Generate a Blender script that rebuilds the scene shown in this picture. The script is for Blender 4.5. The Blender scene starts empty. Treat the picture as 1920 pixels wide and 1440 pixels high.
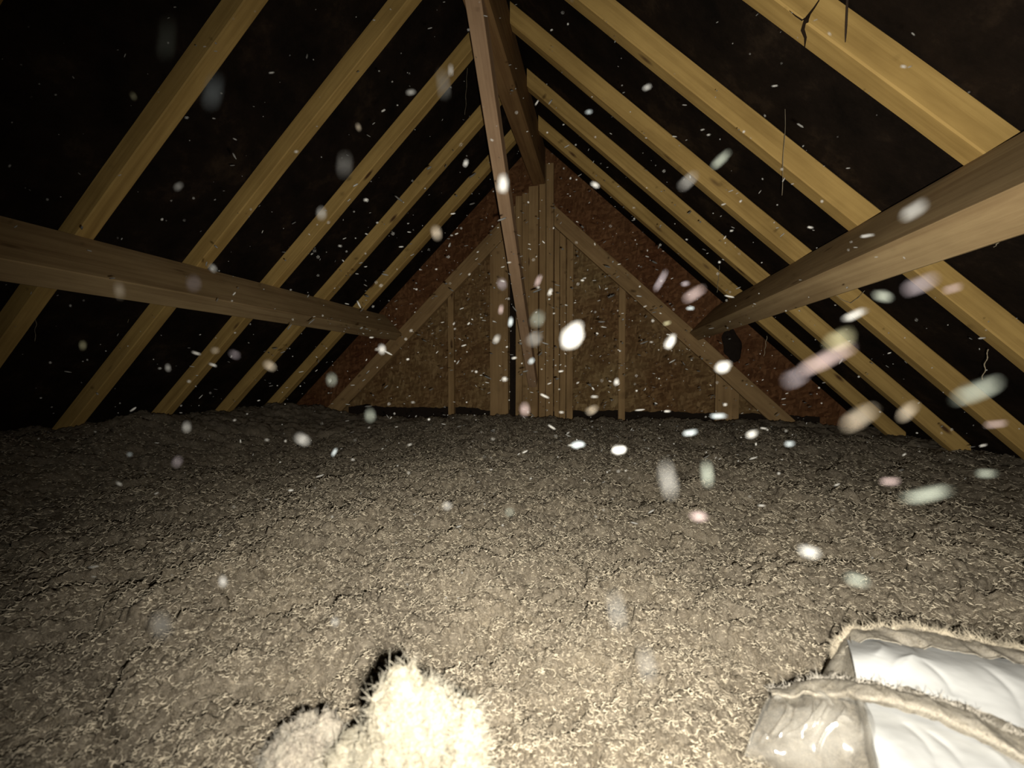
import bpy, bmesh, math, random
import numpy as np
from mathutils import Vector, Matrix

random.seed(11)
rng = np.random.default_rng(11)
scene = bpy.context.scene
COL = scene.collection

# ------------------------------------------------------------------ camera, light, exposure
CAM_Z = 0.55                                   # lens height above the ceiling boards
YAW, PITCH = 0.2073, -0.0279
FPX = 810.55                                   # focal length in pixels of the 1920 frame
FW = np.array([-math.sin(YAW)*math.cos(PITCH), math.cos(YAW)*math.cos(PITCH), math.sin(PITCH)])
RT = np.array([math.cos(YAW), math.sin(YAW), 0.0])
UP = np.cross(RT, FW)
ORG = np.array([0, 0, CAM_Z])

cam_d = bpy.data.cameras.new('camera')
cam = bpy.data.objects.new('camera', cam_d); COL.objects.link(cam)
cam.matrix_world = Matrix(((RT[0], UP[0], -FW[0], 0), (RT[1], UP[1], -FW[1], 0), (RT[2], UP[2], -FW[2], CAM_Z), (0, 0, 0, 1)))
cam_d.sensor_fit = 'HORIZONTAL'; cam_d.sensor_width = 36.0
cam_d.lens = FPX/1920*36.0
cam_d.clip_start = 0.005; cam_d.clip_end = 50
cam_d.dof.use_dof = True
cam_d.dof.focus_distance = 1.15
cam_d.dof.aperture_fstop = cam_d.lens/2.6      # a 2.6 mm opening
scene.camera = cam

w = bpy.data.worlds.new('world'); scene.world = w; w.use_nodes = True
w.node_tree.nodes['Background'].inputs['Color'].default_value = (0, 0, 0, 1)
w.node_tree.nodes['Background'].inputs['Strength'].default_value = 0

# the phone's lamp: one small source just below and to the right of the lens
LAMP_POWER = 31.0
LAMP_SMOOTH = 0.12
ld = bpy.data.lights.new('phone_lamp', 'SPOT')
ld.energy = LAMP_POWER; ld.color = (1.0, 0.955, 0.865)
ld.shadow_soft_size = 0.006
ld.spot_size = math.radians(146); ld.spot_blend = 1.0
ld.use_nodes = True
_nt = ld.node_tree
_em = [n for n in _nt.nodes if n.type == 'EMISSION'][0]
_fo = _nt.nodes.new('ShaderNodeLightFalloff')
_fo.inputs['Strength'].default_value = 1.0
_fo.inputs['Smooth'].default_value = LAMP_SMOOTH
_nt.links.new(_fo.outputs['Quadratic'], _em.inputs['Strength'])
lamp = bpy.data.objects.new('phone_lamp', ld); COL.objects.link(lamp)
lamp.location = Vector(ORG + 0.024*RT - 0.023*UP - 0.004*FW)
_aim = Vector(FW + 0.20*RT - 0.08*UP)
lamp.rotation_euler = _aim.to_track_quat('-Z', 'Y').to_euler()

vs = scene.view_settings
scene.display_settings.display_device = 'sRGB'
vs.view_transform = 'Standard'; vs.look = 'None'; vs.exposure = 1.4; vs.gamma = 1.0; vs.use_curve_mapping = False

# ------------------------------------------------------------------ measured layout (metres, relative to the lens)
H, CX = 1.4986, -0.4521                        # inner roof planes meet at x=CX, z=H
TL, TR = 0.9635, 0.9609                        # roof pitch, as tangents
DV = 0.0924                                    # vertical depth of a rafter
YL0, YR0, PITCH_Y, RW = 0.6278, 0.5734, 0.4, 0.0503
GY = 2.98                                      # face of the gable sheathing

def ray(px, py): return FW + (px-960)/FPX*RT - (py-720)/FPX*UP
def atZ(px, py, z): d = ray(px, py); return d*z/d[2]
def atY(px, py, y): d = ray(px, py); return d*y/d[1]
def wp(p): return (float(p[0]), float(p[1]), float(p[2])+CAM_Z)

# ------------------------------------------------------------------ materials
def new_mat(name):
    m = bpy.data.materials.new(name); m.use_nodes = True
    nt = m.node_tree
    return m, nt, nt.nodes['Principled BSDF']
def N(nt, t, **kw):
    n = nt.nodes.new(t)
    for k, v in kw.items():
        if k in n.inputs: n.inputs[k].default_value = v
        else: setattr(n, k, v)
    return n
def ramp(nt, stops):
    n = nt.nodes.new('ShaderNodeValToRGB'); e = n.color_ramp.elements
    while len(e) < len(stops): e.new(0.5)
    for i, (p, c) in enumerate(stops):
        e[i].position = p; e[i].color = (c[0], c[1], c[2], 1)
    return n

def wood(name, light, dark, knot=(0.10, 0.05, 0.02), rough=0.75, grain=1.0, bump=0.25):
    m, nt, b = new_mat(name); L = nt.links.new
    tc = N(nt, 'ShaderNodeTexCoord'); oi = N(nt, 'ShaderNodeObjectInfo')
    off = N(nt, 'ShaderNodeVectorMath', operation='SCALE'); off.inputs[0].default_value = (37, 53, 71)
    L(oi.outputs['Random'], off.inputs['Scale'])
    add = N(nt, 'ShaderNodeVectorMath', operation='ADD'); L(tc.outputs['Object'], add.inputs[0]); L(off.outputs[0], add.inputs[1])
    mp = N(nt, 'ShaderNodeMapping'); mp.inputs['Scale'].default_value = (1.6*grain, 46*grain, 46*grain); L(add.outputs[0], mp.inputs['Vector'])
    n1 = N(nt, 'ShaderNodeTexNoise', Scale=1.0, Detail=6.0, Roughness=0.65, Distortion=0.6); L(mp.outputs[0], n1.inputs['Vector'])
    mp2 = N(nt, 'ShaderNodeMapping'); mp2.inputs['Scale'].default_value = (4, 9, 9); L(add.outputs[0], mp2.inputs['Vector'])
    n2 = N(nt, 'ShaderNodeTexNoise', Scale=1.0, Detail=4.0, Roughness=0.6); L(mp2.outputs[0], n2.inputs['Vector'])
    r1 = ramp(nt, [(0.30, dark), (0.62, light)]); L(n1.outputs['Fac'], r1.inputs['Fac'])
    mix = N(nt, 'ShaderNodeMix', data_type='RGBA', blend_type='MULTIPLY'); mix.inputs['Factor'].default_value = 0.75
    r2 = ramp(nt, [(0.28, (0.72, 0.68, 0.60)), (0.75, (1.12, 1.10, 1.05))]); L(n2.outputs['Fac'], r2.inputs['Fac'])
    L(r1.outputs['Color'], mix.inputs['A']); L(r2.outputs['Color'], mix.inputs['B'])
    mp3 = N(nt, 'ShaderNodeMapping'); mp3.inputs['Scale'].default_value = (3.2, 11, 11); L(add.outputs[0], mp3.inputs['Vector'])
    vo = N(nt, 'ShaderNodeTexVoronoi', Scale=1.0); L(mp3.outputs[0], vo.inputs['Vector'])
    rk = ramp(nt, [(0.06, (1, 1, 1)), (0.13, (0, 0, 0))]); L(vo.outputs['Distance'], rk.inputs['Fac'])
    mk = N(nt, 'ShaderNodeMix', data_type='RGBA'); L(rk.outputs['Color'], mk.inputs['Factor'])
    L(mix.outputs['Result'], mk.inputs['A']); mk.inputs['B'].default_value = (*knot, 1)
    L(mk.outputs['Result'], b.inputs['Base Color'])
    b.inputs['Roughness'].default_value = rough; b.inputs['Specular IOR Level'].default_value = 0.2
    bp = N(nt, 'ShaderNodeBump', Strength=bump, Distance=0.002); L(n1.outputs['Fac'], bp.inputs['Height']); L(bp.outputs[0], b.inputs['Normal'])
    return m

M_RAFT = wood('rafter_pine', (0.55, 0.37, 0.128), (0.38, 0.245, 0.078))
M_PURL = wood('purlin_timber', (0.42, 0.305, 0.160), (0.27, 0.18, 0.09))
M_BRACE = wood('brace_timber', (0.50, 0.335, 0.205), (0.37, 0.235, 0.14))
M_RIDGE = wood('ridge_timber', (0.29, 0.175, 0.075), (0.18, 0.095, 0.04))
M_STUD = wood('stud_timber', (0.40, 0.265, 0.125), (0.28, 0.175, 0.08))

def mat_osb(name='strand_board', tint=(1, 1, 1)):
    m, nt, b = new_mat(name); L = nt.links.new
    tc = N(nt, 'ShaderNodeTexCoord')
    cols = None
    for i, (rx, sc) in enumerate([((0, 0.3, 0), 1), ((0, 1.4, 0), 1.1), ((0, 2.3, 0), 0.9)]):
        mr = N(nt, 'ShaderNodeMapping'); mr.inputs['Rotation'].default_value = rx; L(tc.outputs['Object'], mr.inputs['Vector'])
        mp = N(nt, 'ShaderNodeMapping')
        mp.inputs['Scale'].default_value = (24*sc, 1, 70*sc); L(mr.outputs[0], mp.inputs['Vector'])
        vo = N(nt, 'ShaderNodeTexVoronoi', Scale=1.0); L(mp.outputs[0], vo.inputs['Vector'])
        sep = N(nt, 'ShaderNodeSeparateColor'); L(vo.outputs['Color'], sep.inputs[0])
        cols = (cols or []) + [sep]
    rA = ramp(nt, [(0.0, (0.12, 0.070, 0.030)), (0.5, (0.19, 0.122, 0.055)), (1.0, (0.31, 0.222, 0.11))]); L(cols[0].outputs[0], rA.inputs['Fac'])
    rB = ramp(nt, [(0.0, (0.13, 0.082, 0.036)), (0.6, (0.20, 0.138, 0.064)), (1.0, (0.33, 0.242, 0.125))]); L(cols[1].outputs[1], rB.inputs['Fac'])
    mx = N(nt, 'ShaderNodeMix', data_type='RGBA'); L(cols[2].outputs[2], mx.inputs['Factor'])
    L(rA.outputs['Color'], mx.inputs['A']); L(rB.outputs['Color'], mx.inputs['B'])
    no = N(nt, 'ShaderNodeTexNoise', Scale=2.2, Detail=3.0); L(tc.outputs['Object'], no.inputs['Vector'])
    r = ramp(nt, [(0.35, (0.75, 0.62, 0.55)), (0.65, (1.05, 1.05, 1.0))]); L(no.outputs['Fac'], r.inputs['Fac'])
    mu = N(nt, 'ShaderNodeMix', data_type='RGBA', blend_type='MULTIPLY'); mu.inputs['Factor'].default_value = 1
    L(mx.outputs['Result'], mu.inputs['A']); L(r.outputs['Color'], mu.inputs['B'])
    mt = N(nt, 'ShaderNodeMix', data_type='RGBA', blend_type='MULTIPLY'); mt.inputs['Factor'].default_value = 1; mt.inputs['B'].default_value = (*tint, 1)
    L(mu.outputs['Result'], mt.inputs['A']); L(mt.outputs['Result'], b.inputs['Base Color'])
    b.inputs['Roughness'].default_value = 0.8; b.inputs['Specular IOR Level'].default_value = 0.15
    bp = N(nt, 'ShaderNodeBump', Strength=0.4, Distance=0.002); L(cols[2].outputs[0], bp.inputs['Height']); L(bp.outputs[0], b.inputs['Normal'])
    return m
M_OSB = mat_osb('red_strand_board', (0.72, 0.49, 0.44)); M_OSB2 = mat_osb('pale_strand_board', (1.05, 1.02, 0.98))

def mat_felt():
    m, nt, b = new_mat('bitumen_felt'); L = nt.links.new
    tc = N(nt, 'ShaderNodeTexCoord')
    n = N(nt, 'ShaderNodeTexNoise', Scale=5.0, Detail=8.0, Roughness=0.7); L(tc.outputs['Object'], n.inputs['Vector'])
    r = ramp(nt, [(0.35, (0.008, 0.006, 0.0045)), (0.55, (0.017, 0.0115, 0.008)), (0.75, (0.05, 0.033, 0.020))]); L(n.outputs['Fac'], r.inputs['Fac'])
    L(r.outputs['Color'], b.inputs['Base Color']); b.inputs['Roughness'].default_value = 0.95; b.inputs['Specular IOR Level'].default_value = 0.05
    n2 = N(nt, 'ShaderNodeTexNoise', Scale=90.0, Detail=3.0); L(tc.outputs['Object'], n2.inputs['Vector'])
    bp = N(nt, 'ShaderNodeBump', Strength=0.4, Distance=0.003); L(n2.outputs['Fac'], bp.inputs['Height']); L(bp.outputs[0], b.inputs['Normal'])
    return m
M_FELT = mat_felt()

def mat_wool(name, c0, c1, c2, fine=1.0, bump=0.7):
    m, nt, b = new_mat(name); L = nt.links.new
    tc = N(nt, 'ShaderNodeTexCoord')
    big = N(nt, 'ShaderNodeTexNoise', Scale=7.0, Detail=4.0, Roughness=0.6); L(tc.outputs['Object'], big.inputs['Vector'])
    mid = N(nt, 'ShaderNodeTexNoise', Scale=75.0*fine, Detail=5.0, Roughness=0.7, Distortion=1.2); L(tc.outputs['Object'], mid.inputs['Vector'])
    fin = N(nt, 'ShaderNodeTexNoise', Scale=190.0*fine, Detail=4.0, Roughness=0.75, Distortion=3.5); L(tc.outputs['Object'], fin.inputs['Vector'])
    rb = ramp(nt, [(0.35, c0), (0.65, c1)]); L(big.outputs['Fac'], rb.inputs['Fac'])
    rf = ramp(nt, [(0.36, (0.42, 0.39, 0.36)), (0.50, (0.92, 0.91, 0.90)), (0.64, (1.55, 1.50, 1.38))]); L(fin.outputs['Fac'], rf.inputs['Fac'])
    mu = N(nt, 'ShaderNodeMix', data_type='RGBA', blend_type='MULTIPLY'); mu.inputs['Factor'].default_value = 1
    L(rb.outputs['Color'], mu.inputs['A']); L(rf.outputs['Color'], mu.inputs['B'])
    rm = ramp(nt, [(0.42, (0, 0, 0)), (0.72, (1, 1, 1))]); L(mid.outputs['Fac'], rm.inputs['Fac'])
    mx = N(nt, 'ShaderNodeMix', data_type='RGBA'); L(rm.outputs['Color'], mx.inputs['Factor']); L(mu.outputs['Result'], mx.inputs['A']); mx.inputs['B'].default_value = (*c2, 1)
    L(mx.outputs['Result'], b.inputs['Base Color'])
    b.inputs['Roughness'].default_value = 1.0; b.inputs['Specular IOR Level'].default_value = 0.0
    ad = N(nt, 'ShaderNodeMath', operation='MULTIPLY_ADD'); L(mid.outputs['Fac'], ad.inputs[0]); ad.inputs[1].default_value = 1.6; L(fin.outputs['Fac'], ad.inputs[2])
    bp = N(nt, 'ShaderNodeBump', Strength=bump, Distance=0.006); L(ad.outputs[0], bp.inputs['Height']); L(bp.outputs[0], b.inputs['Normal'])
    return m
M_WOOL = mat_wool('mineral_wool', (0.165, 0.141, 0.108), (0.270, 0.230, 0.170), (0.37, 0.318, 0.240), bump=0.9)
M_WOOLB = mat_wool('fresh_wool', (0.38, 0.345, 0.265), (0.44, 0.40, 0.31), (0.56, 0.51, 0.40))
M_WOOLG = mat_wool('dusty_wool', (0.32, 0.285, 0.235), (0.37, 0.33, 0.275), (0.50, 0.45, 0.36))

def flat(name, c, rough=0.9, spec=0.1, lo=0.85, hi=1.1):
    m, nt, b = new_mat(name); L = nt.links.new
    tc = N(nt, 'ShaderNodeTexCoord'); n = N(nt, 'ShaderNodeTexNoise', Scale=60.0, Detail=3.0); L(tc.outputs['Object'], n.inputs['Vector'])
    r = ramp(nt, [(0.3, tuple(x*lo for x in c)), (0.7, tuple(min(1, x*hi) for x in c))]); L(n.outputs['Fac'], r.inputs['Fac'])
    L(r.outputs['Color'], b.inputs['Base Color']); b.inputs['Roughness'].default_value = rough; b.inputs['Specular IOR Level'].default_value = spec
    return m
M_FIBRE = flat('wool_fibre', (0.39, 0.340, 0.255), 1.0, 0.0, 0.6, 1.5)
M_FIBREB = flat('pale_fibre', (0.47, 0.43, 0.34), 1.0, 0.0, 0.65, 1.35)
M_FIBREG = flat('grey_fibre', (0.40, 0.365, 0.305), 1.0, 0.0, 0.7, 1.3)
M_WEB = flat('cobweb', (0.30, 0.25, 0.17), 1.0, 0.0)
M_DARK = flat('dark_crack', (0.025, 0.016, 0.010), 1.0, 0.0)
M_NAIL = flat('rusty_nail', (0.045, 0.03, 0.02), 0.6, 0.3)
M_BLACK = flat('near_black', (0.020, 0.014, 0.010), 0.9, 0.1)  # near-black for the foot band, the gap's shade and the wall patch
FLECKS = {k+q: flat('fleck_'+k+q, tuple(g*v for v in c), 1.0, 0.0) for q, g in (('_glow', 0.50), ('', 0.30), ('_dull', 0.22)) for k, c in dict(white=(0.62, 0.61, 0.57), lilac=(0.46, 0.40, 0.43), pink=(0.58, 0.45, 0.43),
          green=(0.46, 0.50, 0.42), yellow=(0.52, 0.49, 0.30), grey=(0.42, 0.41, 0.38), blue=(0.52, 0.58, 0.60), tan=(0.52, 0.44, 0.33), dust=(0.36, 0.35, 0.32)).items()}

def mat_white_sheet():
    m, nt, b = new_mat('white_sheeting'); L = nt.links.new
    tc = N(nt, 'ShaderNodeTexCoord'); n = N(nt, 'ShaderNodeTexNoise', Scale=24.0, Detail=5.0); L(tc.outputs['Object'], n.inputs['Vector'])
    r = ramp(nt, [(0.35, (0.33, 0.33, 0.315)), (0.6, (0.385, 0.385, 0.37))]); L(n.outputs['Fac'], r.inputs['Fac'])
    L(r.outputs['Color'], b.inputs['Base Color']); b.inputs['Roughness'].default_value = 0.55; b.inputs['Specular IOR Level'].default_value = 0.3
    return m
M_SHEET = mat_white_sheet()
def mat_film():
    m, nt, b = new_mat('clear_film'); L = nt.links.new
    tc = N(nt, 'ShaderNodeTexCoord'); n = N(nt, 'ShaderNodeTexNoise', Scale=30.0, Detail=4.0); L(tc.outputs['Object'], n.inputs['Vector'])
    r = ramp(nt, [(0.35, (0.06,)*3), (0.75, (0.26,)*3)]); L(n.outputs['Fac'], r.inputs['Fac'])
    b.inputs['Base Color'].default_value = (0.55, 0.52, 0.45, 1); b.inputs['Roughness'].default_value = 0.5; b.inputs['Specular IOR Level'].default_value = 0.2
    tr = N(nt, 'ShaderNodeBsdfTransparent'); gl = N(nt, 'ShaderNodeBsdfGlossy', Roughness=0.13)
    m1 = N(nt, 'ShaderNodeMixShader'); L(r.outputs['Color'], m1.inputs[0]); L(tr.outputs[0], m1.inputs[1]); L(b.outputs[0], m1.inputs[2])
    lw = N(nt, 'ShaderNodeLayerWeight', Blend=0.5); pw = N(nt, 'ShaderNodeMath', operation='POWER'); L(lw.outputs['Facing'], pw.inputs[0]); pw.inputs[1].default_value = 5
    fr = N(nt, 'ShaderNodeMath', operation='MULTIPLY_ADD'); L(pw.outputs[0], fr.inputs[0]); fr.inputs[1].default_value = 0.5; fr.inputs[2].default_value = 0.06
    m2 = N(nt, 'ShaderNodeMixShader'); L(fr.outputs[0], m2.inputs[0]); L(m1.outputs[0], m2.inputs[1]); L(gl.outputs[0], m2.inputs[2])
    L(m2.outputs[0], nt.nodes['Material Output'].inputs['Surface'])
    return m
M_FILM = mat_film()
M_DUSTY = mat_wool('dusty_hem', (0.205, 0.185, 0.150), (0.235, 0.215, 0.175), (0.28, 0.255, 0.21), fine=1.4, bump=0.25)

# ------------------------------------------------------------------ object helpers
def tag(o, label=None, cat=None, group=None, kind=None):
    if label: o['label'] = label
    if cat: o['category'] = cat
    if group: o['group'] = group
    if kind: o['kind'] = kind
    return o
def empty(name, loc):
    o = bpy.data.objects.new(name, None); o.empty_display_size = 0.05; COL.objects.link(o); o.location = loc; return o
def mesh_obj(name, V, Fc, mat, parent=None, smooth=False, M=None):
    me = bpy.data.meshes.new(name)
    if isinstance(V, np.ndarray) and isinstance(Fc, np.ndarray):
        nv, nf, k = len(V), len(Fc), Fc.shape[1]
        me.vertices.add(nv); me.vertices.foreach_set('co', V.astype(np.float32).ravel())
        me.loops.add(nf*k); me.loops.foreach_set('vertex_index', Fc.astype(np.int32).ravel())
        me.polygons.add(nf); me.polygons.foreach_set('loop_start', (np.arange(nf)*k).astype(np.int32))
        me.update(calc_edges=True); me.validate()
    else:
        me.from_pydata([tuple(map(float, v)) for v in V], [], [tuple(map(int, f)) for f in Fc]); me.update()
    if smooth: me.polygons.foreach_set('use_smooth', [True]*len(me.polygons))
    me.materials.append(mat)
    o = bpy.data.objects.new(name, me); COL.objects.link(o)
    if parent is not None: o.parent = parent
    if M is not None:
        if parent is not None: o.matrix_parent_inverse = parent.matrix_basis.inverted()
        o.matrix_basis = M
    return o

def timber(name, centre, ax, ay, az, size, mat, shear=(0, 0), bevel=0.003, wob=0.0008, parent=None):
    """A sawn timber: local x runs along the grain. shear = slope of each end cut, dx per local z."""
    Lx, Ly, Lz = size
    nx = max(6, int(Lx/0.06))
    bm = bmesh.new(); rings = []
    r = random.Random(name+str(centre[0])+str(centre[1]))
    ph = [r.uniform(0, 6.28) for _ in range(4)]
    by, bz = Ly/2, Lz/2; c = bevel
    prof = [(-by+c, -bz), (by-c, -bz), (by, -bz+c), (by, bz-c), (by-c, bz), (-by+c, bz), (-by, bz-c), (-by, -bz+c)]
    for i in range(nx+1):
        t = i/nx; ring = []
        dy = wob*math.sin(ph[0]+t*5)+wob*.6*math.sin(ph[1]+t*17); dz = wob*math.sin(ph[2]+t*6)+wob*.6*math.sin(ph[3]+t*21)
        for (y, z) in prof:
            x = -Lx/2 + t*Lx + z*(shear[0]*(1-t)+shear[1]*t)
            ring.append(bm.verts.new((x, y+dy+r.uniform(-1, 1)*wob*.3, z+dz+r.uniform(-1, 1)*wob*.3)))
        rings.append(ring)
    for a, b in zip(rings, rings[1:]):
        for k in range(8): bm.faces.new((a[k], a[(k+1) % 8], b[(k+1) % 8], b[k]))
    bm.faces.new(rings[0][::-1]); bm.faces.new(rings[-1])
    bmesh.ops.recalc_face_normals(bm, faces=bm.faces)
    me = bpy.data.meshes.new(name); bm.to_mesh(me); bm.free(); me.materials.append(mat)
    o = bpy.data.objects.new(name, me); COL.objects.link(o)
    X, Y, Z = (Vector(v).normalized() for v in (ax, ay, az)); c0 = Vector(centre)
    o.matrix_basis = Matrix(((X.x, Y.x, Z.x, c0.x), (X.y, Y.y, Z.y, c0.y), (X.z, Y.z, Z.z, c0.z+CAM_Z), (0, 0, 0, 1)))
    if parent is not None:
        o.parent = parent; o.matrix_parent_inverse = parent.matrix_basis.inverted()
    return o

def tubes(paths, radii, sides=3):
    """Many thin tubes in one vertex / face array. paths: (n, k, 3); radii: (n, k)."""
    n, k, _ = paths.shape
    T = np.gradient(paths, axis=1); T /= np.linalg.norm(T, axis=2, keepdims=True)+1e-12
    ref = np.where(np.abs(T[..., 2:3]) > .8, np.array([1., 0, 0]), np.array([0, 0, 1.]))
    A = np.cross(T, ref); A /= np.linalg.norm(A, axis=2, keepdims=True)+1e-12
    B = np.cross(T, A)
    an = np.arange(sides)/sides*2*np.pi
    V = paths[:, :, None, :] + radii[:, :, None, None]*(np.cos(an)[None, None, :, None]*A[:, :, None, :]+np.sin(an)[None, None, :, None]*B[:, :, None, :])
    base = (np.arange(n)*k*sides)[:, None, None] + (np.arange(k-1)*sides)[None, :, None]
    s0 = np.arange(sides)[None, None, :]; s1 = (np.arange(sides)+1)[None, None, :] % sides
    F = np.stack([base+s0, base+s1, base+sides+s1, base+sides+s0], -1).reshape(-1, 4)
    return V.reshape(-1, 3), F

# ------------------------------------------------------------------ noise in numpy
def _h(ix, iy, s):
    x = (ix.astype(np.int64)*374761393 + iy.astype(np.int64)*668265263 + s*1442695041) & 0xffffffff
    x = ((x ^ (x >> 13))*1274126177) & 0xffffffff
    x = ((x ^ (x >> 16))*2246822519) & 0xffffffff
    return ((x ^ (x >> 15)) & 0xffffff)/float(0xffffff)
def vnoise(x, y, s=0):
    ix, iy = np.floor(x), np.floor(y); fx, fy = x-ix, y-iy
    fx = fx*fx*fx*(fx*(fx*6-15)+10); fy = fy*fy*fy*(fy*(fy*6-15)+10)
    a, b, c, d = _h(ix, iy, s), _h(ix+1, iy, s), _h(ix, iy+1, s), _h(ix+1, iy+1, s)
    return (a*(1-fx)+b*fx)*(1-fy)+(c*(1-fx)+d*fx)*fy - .5
def fbm(x, y, s=0, o=4):
    r = 0; a = 1
    for i in range(o): r = r+a*vnoise(x*2**i+13.7*i, y*2**i+5.1*i, s+i); a *= .5
    return r
def worley(x, y, s=0):
    ix, iy = np.floor(x), np.floor(y); f1 = np.full(x.shape, 9.); f2 = f1.copy(); idv = np.zeros(x.shape)
    for dx in (-1, 0, 1):
        for dy in (-1, 0, 1):
            cx, cy = ix+dx, iy+dy
            px, py = cx+_h(cx, cy, s), cy+_h(cx, cy, s+7)
            d = np.hypot(px-x, py-y); v = _h(cx, cy, s+19)
            n = d < f1
            f2 = np.where(n, f1, np.minimum(f2, d)); idv = np.where(n, v, idv); f1 = np.where(n, d, f1)
    return f1, f2, idv

def wool_base(x, y):
    z = -0.322 + 0.030*fbm(x*1.6+3, y*1.6, 5, 3)
    sm = lambda v: v*v*(3-2*v)
    z = z - 0.075*sm(np.clip((-0.50-x)/0.65, 0, 1))*sm(np.clip((2.5-y)/0.8, 0, 1)) + 0.075*sm(np.clip((-1.5-x)/0.55, 0, 1))*sm(np.clip((2.5-y)/0.8, 0, 1))
    z = z - 0.05*sm(np.clip((x-0.55)/0.5, 0, 1))*sm(np.clip((2.2-y)/0.7, 0, 1))
    z = z + 0.070*np.clip((-1.55-x)/0.6, 0, 1)**1.2 - 0.03*np.clip((x-0.9)/0.5, 0, 1)
    z = z + 0.05*np.exp(-((x+2.12)/.13)**2-((y-1.62)/.14)**2)+0.03*np.exp(-((x+2.0)/.2)**2-((y-2.5)/.12)**2)
    z = z + 0.010*np.clip((y-1.9)/0.6, 0, 1) - 0.085*np.clip((y-2.72)/0.2, 0, 1)**2
    return z
def wool_height(x, y):
    """Loose-fill surface: soft mounds, hand-sized clods with cracks, tufts and fluff."""
    z = wool_base(x, y)
    wx = x+0.030*fbm(x*14, y*14, 31, 3); wy = y+0.030*fbm(x*14+9, y*14+4, 37, 3)
    f1, f2, v = worley(wx*6.5, wy*6.5, 3)
    z = z + 0.022*(v-.5)+0.012*(1-f1) - 0.015*np.exp(-((f2-f1)/0.04)**2)*(v > .5)
    z = z + 0.022*fbm(x*20, y*20, 61, 3)
    wx = x+0.020*fbm(x*50, y*50, 41, 4); wy = y+0.020*fbm(x*50+9, y*50+4, 47, 4)
    f1, f2, v = worley(wx*34, wy*34, 13)
    z = z + 0.006*(v-.5) + 0.005*(1-f1**2)
    f1, f2, v = worley((wx+.3*(x-wx))*85, (wy+.3*(y-wy))*85, 23)
    z = z + 0.0045*(v-.4)+0.0035*(1-f1**2)
    z = z + 0.0095*fbm(x*100, y*100, 51, 4)
    return z

# ------------------------------------------------------------------ the setting
def roof_panel(name, side, t):
    a = math.atan(t); n_out = np.array([side*math.sin(a), 0, math.cos(a)])
    top = np.array([CX, 0, H+DV]); bot = np.array([CX+side*2.35, 0, H+DV-2.35*t])
    V = []
    for off in (0.0, 0.012):
        for p in (top, bot):
            for y in (-1.3, GY+0.06): q = p+n_out*off; V.append((q[0], y, q[2]+CAM_Z))
    F = [(0, 1, 3, 2), (4, 6, 7, 5), (0, 4, 5, 1), (2, 3, 7, 6), (0, 2, 6, 4), (1, 5, 7, 3)]
    return tag(mesh_obj(name, V, F, M_FELT), 'black roofing felt behind the rafters of the %s roof slope' % ('left' if side < 0 else 'right'), 'roof', None, 'structure')
roof_panel('roof_left', -1, TL); roof_panel('roof_right', 1, TR)

zb = -CAM_Z-0.02
def wall_prism(name, zlo, y0, y1, mat):
    # triangle under the felt
    xl = CX-(H+DV-zlo)/TL; xr = CX+(H+DV-zlo)/TR
    P = [(xl, zlo), (xr, zlo), (CX, H+DV)]
    V = [(x, y, z+CAM_Z) for y in (y0, y1) for x, z in P]
    return mesh_obj(name, V, [(0, 1, 2), (3, 5, 4), (0, 3, 4, 1), (1, 4, 5, 2), (2, 5, 3, 0)], mat)
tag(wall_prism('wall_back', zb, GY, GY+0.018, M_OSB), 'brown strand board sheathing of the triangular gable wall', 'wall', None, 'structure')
fl = mesh_obj('floor', [(x, y, z) for z in (-0.02, 0.0) for x in (-2.75, 1.85) for y in (-1.3, GY)],
              [(0, 1, 3, 2), (4, 6, 7, 5), (0, 4, 5, 1), (2, 3, 7, 6), (0, 2, 6, 4), (1, 5, 7, 3)], M_STUD)
tag(fl, 'boards under the loose insulation', 'floor', None, 'structure')

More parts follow.
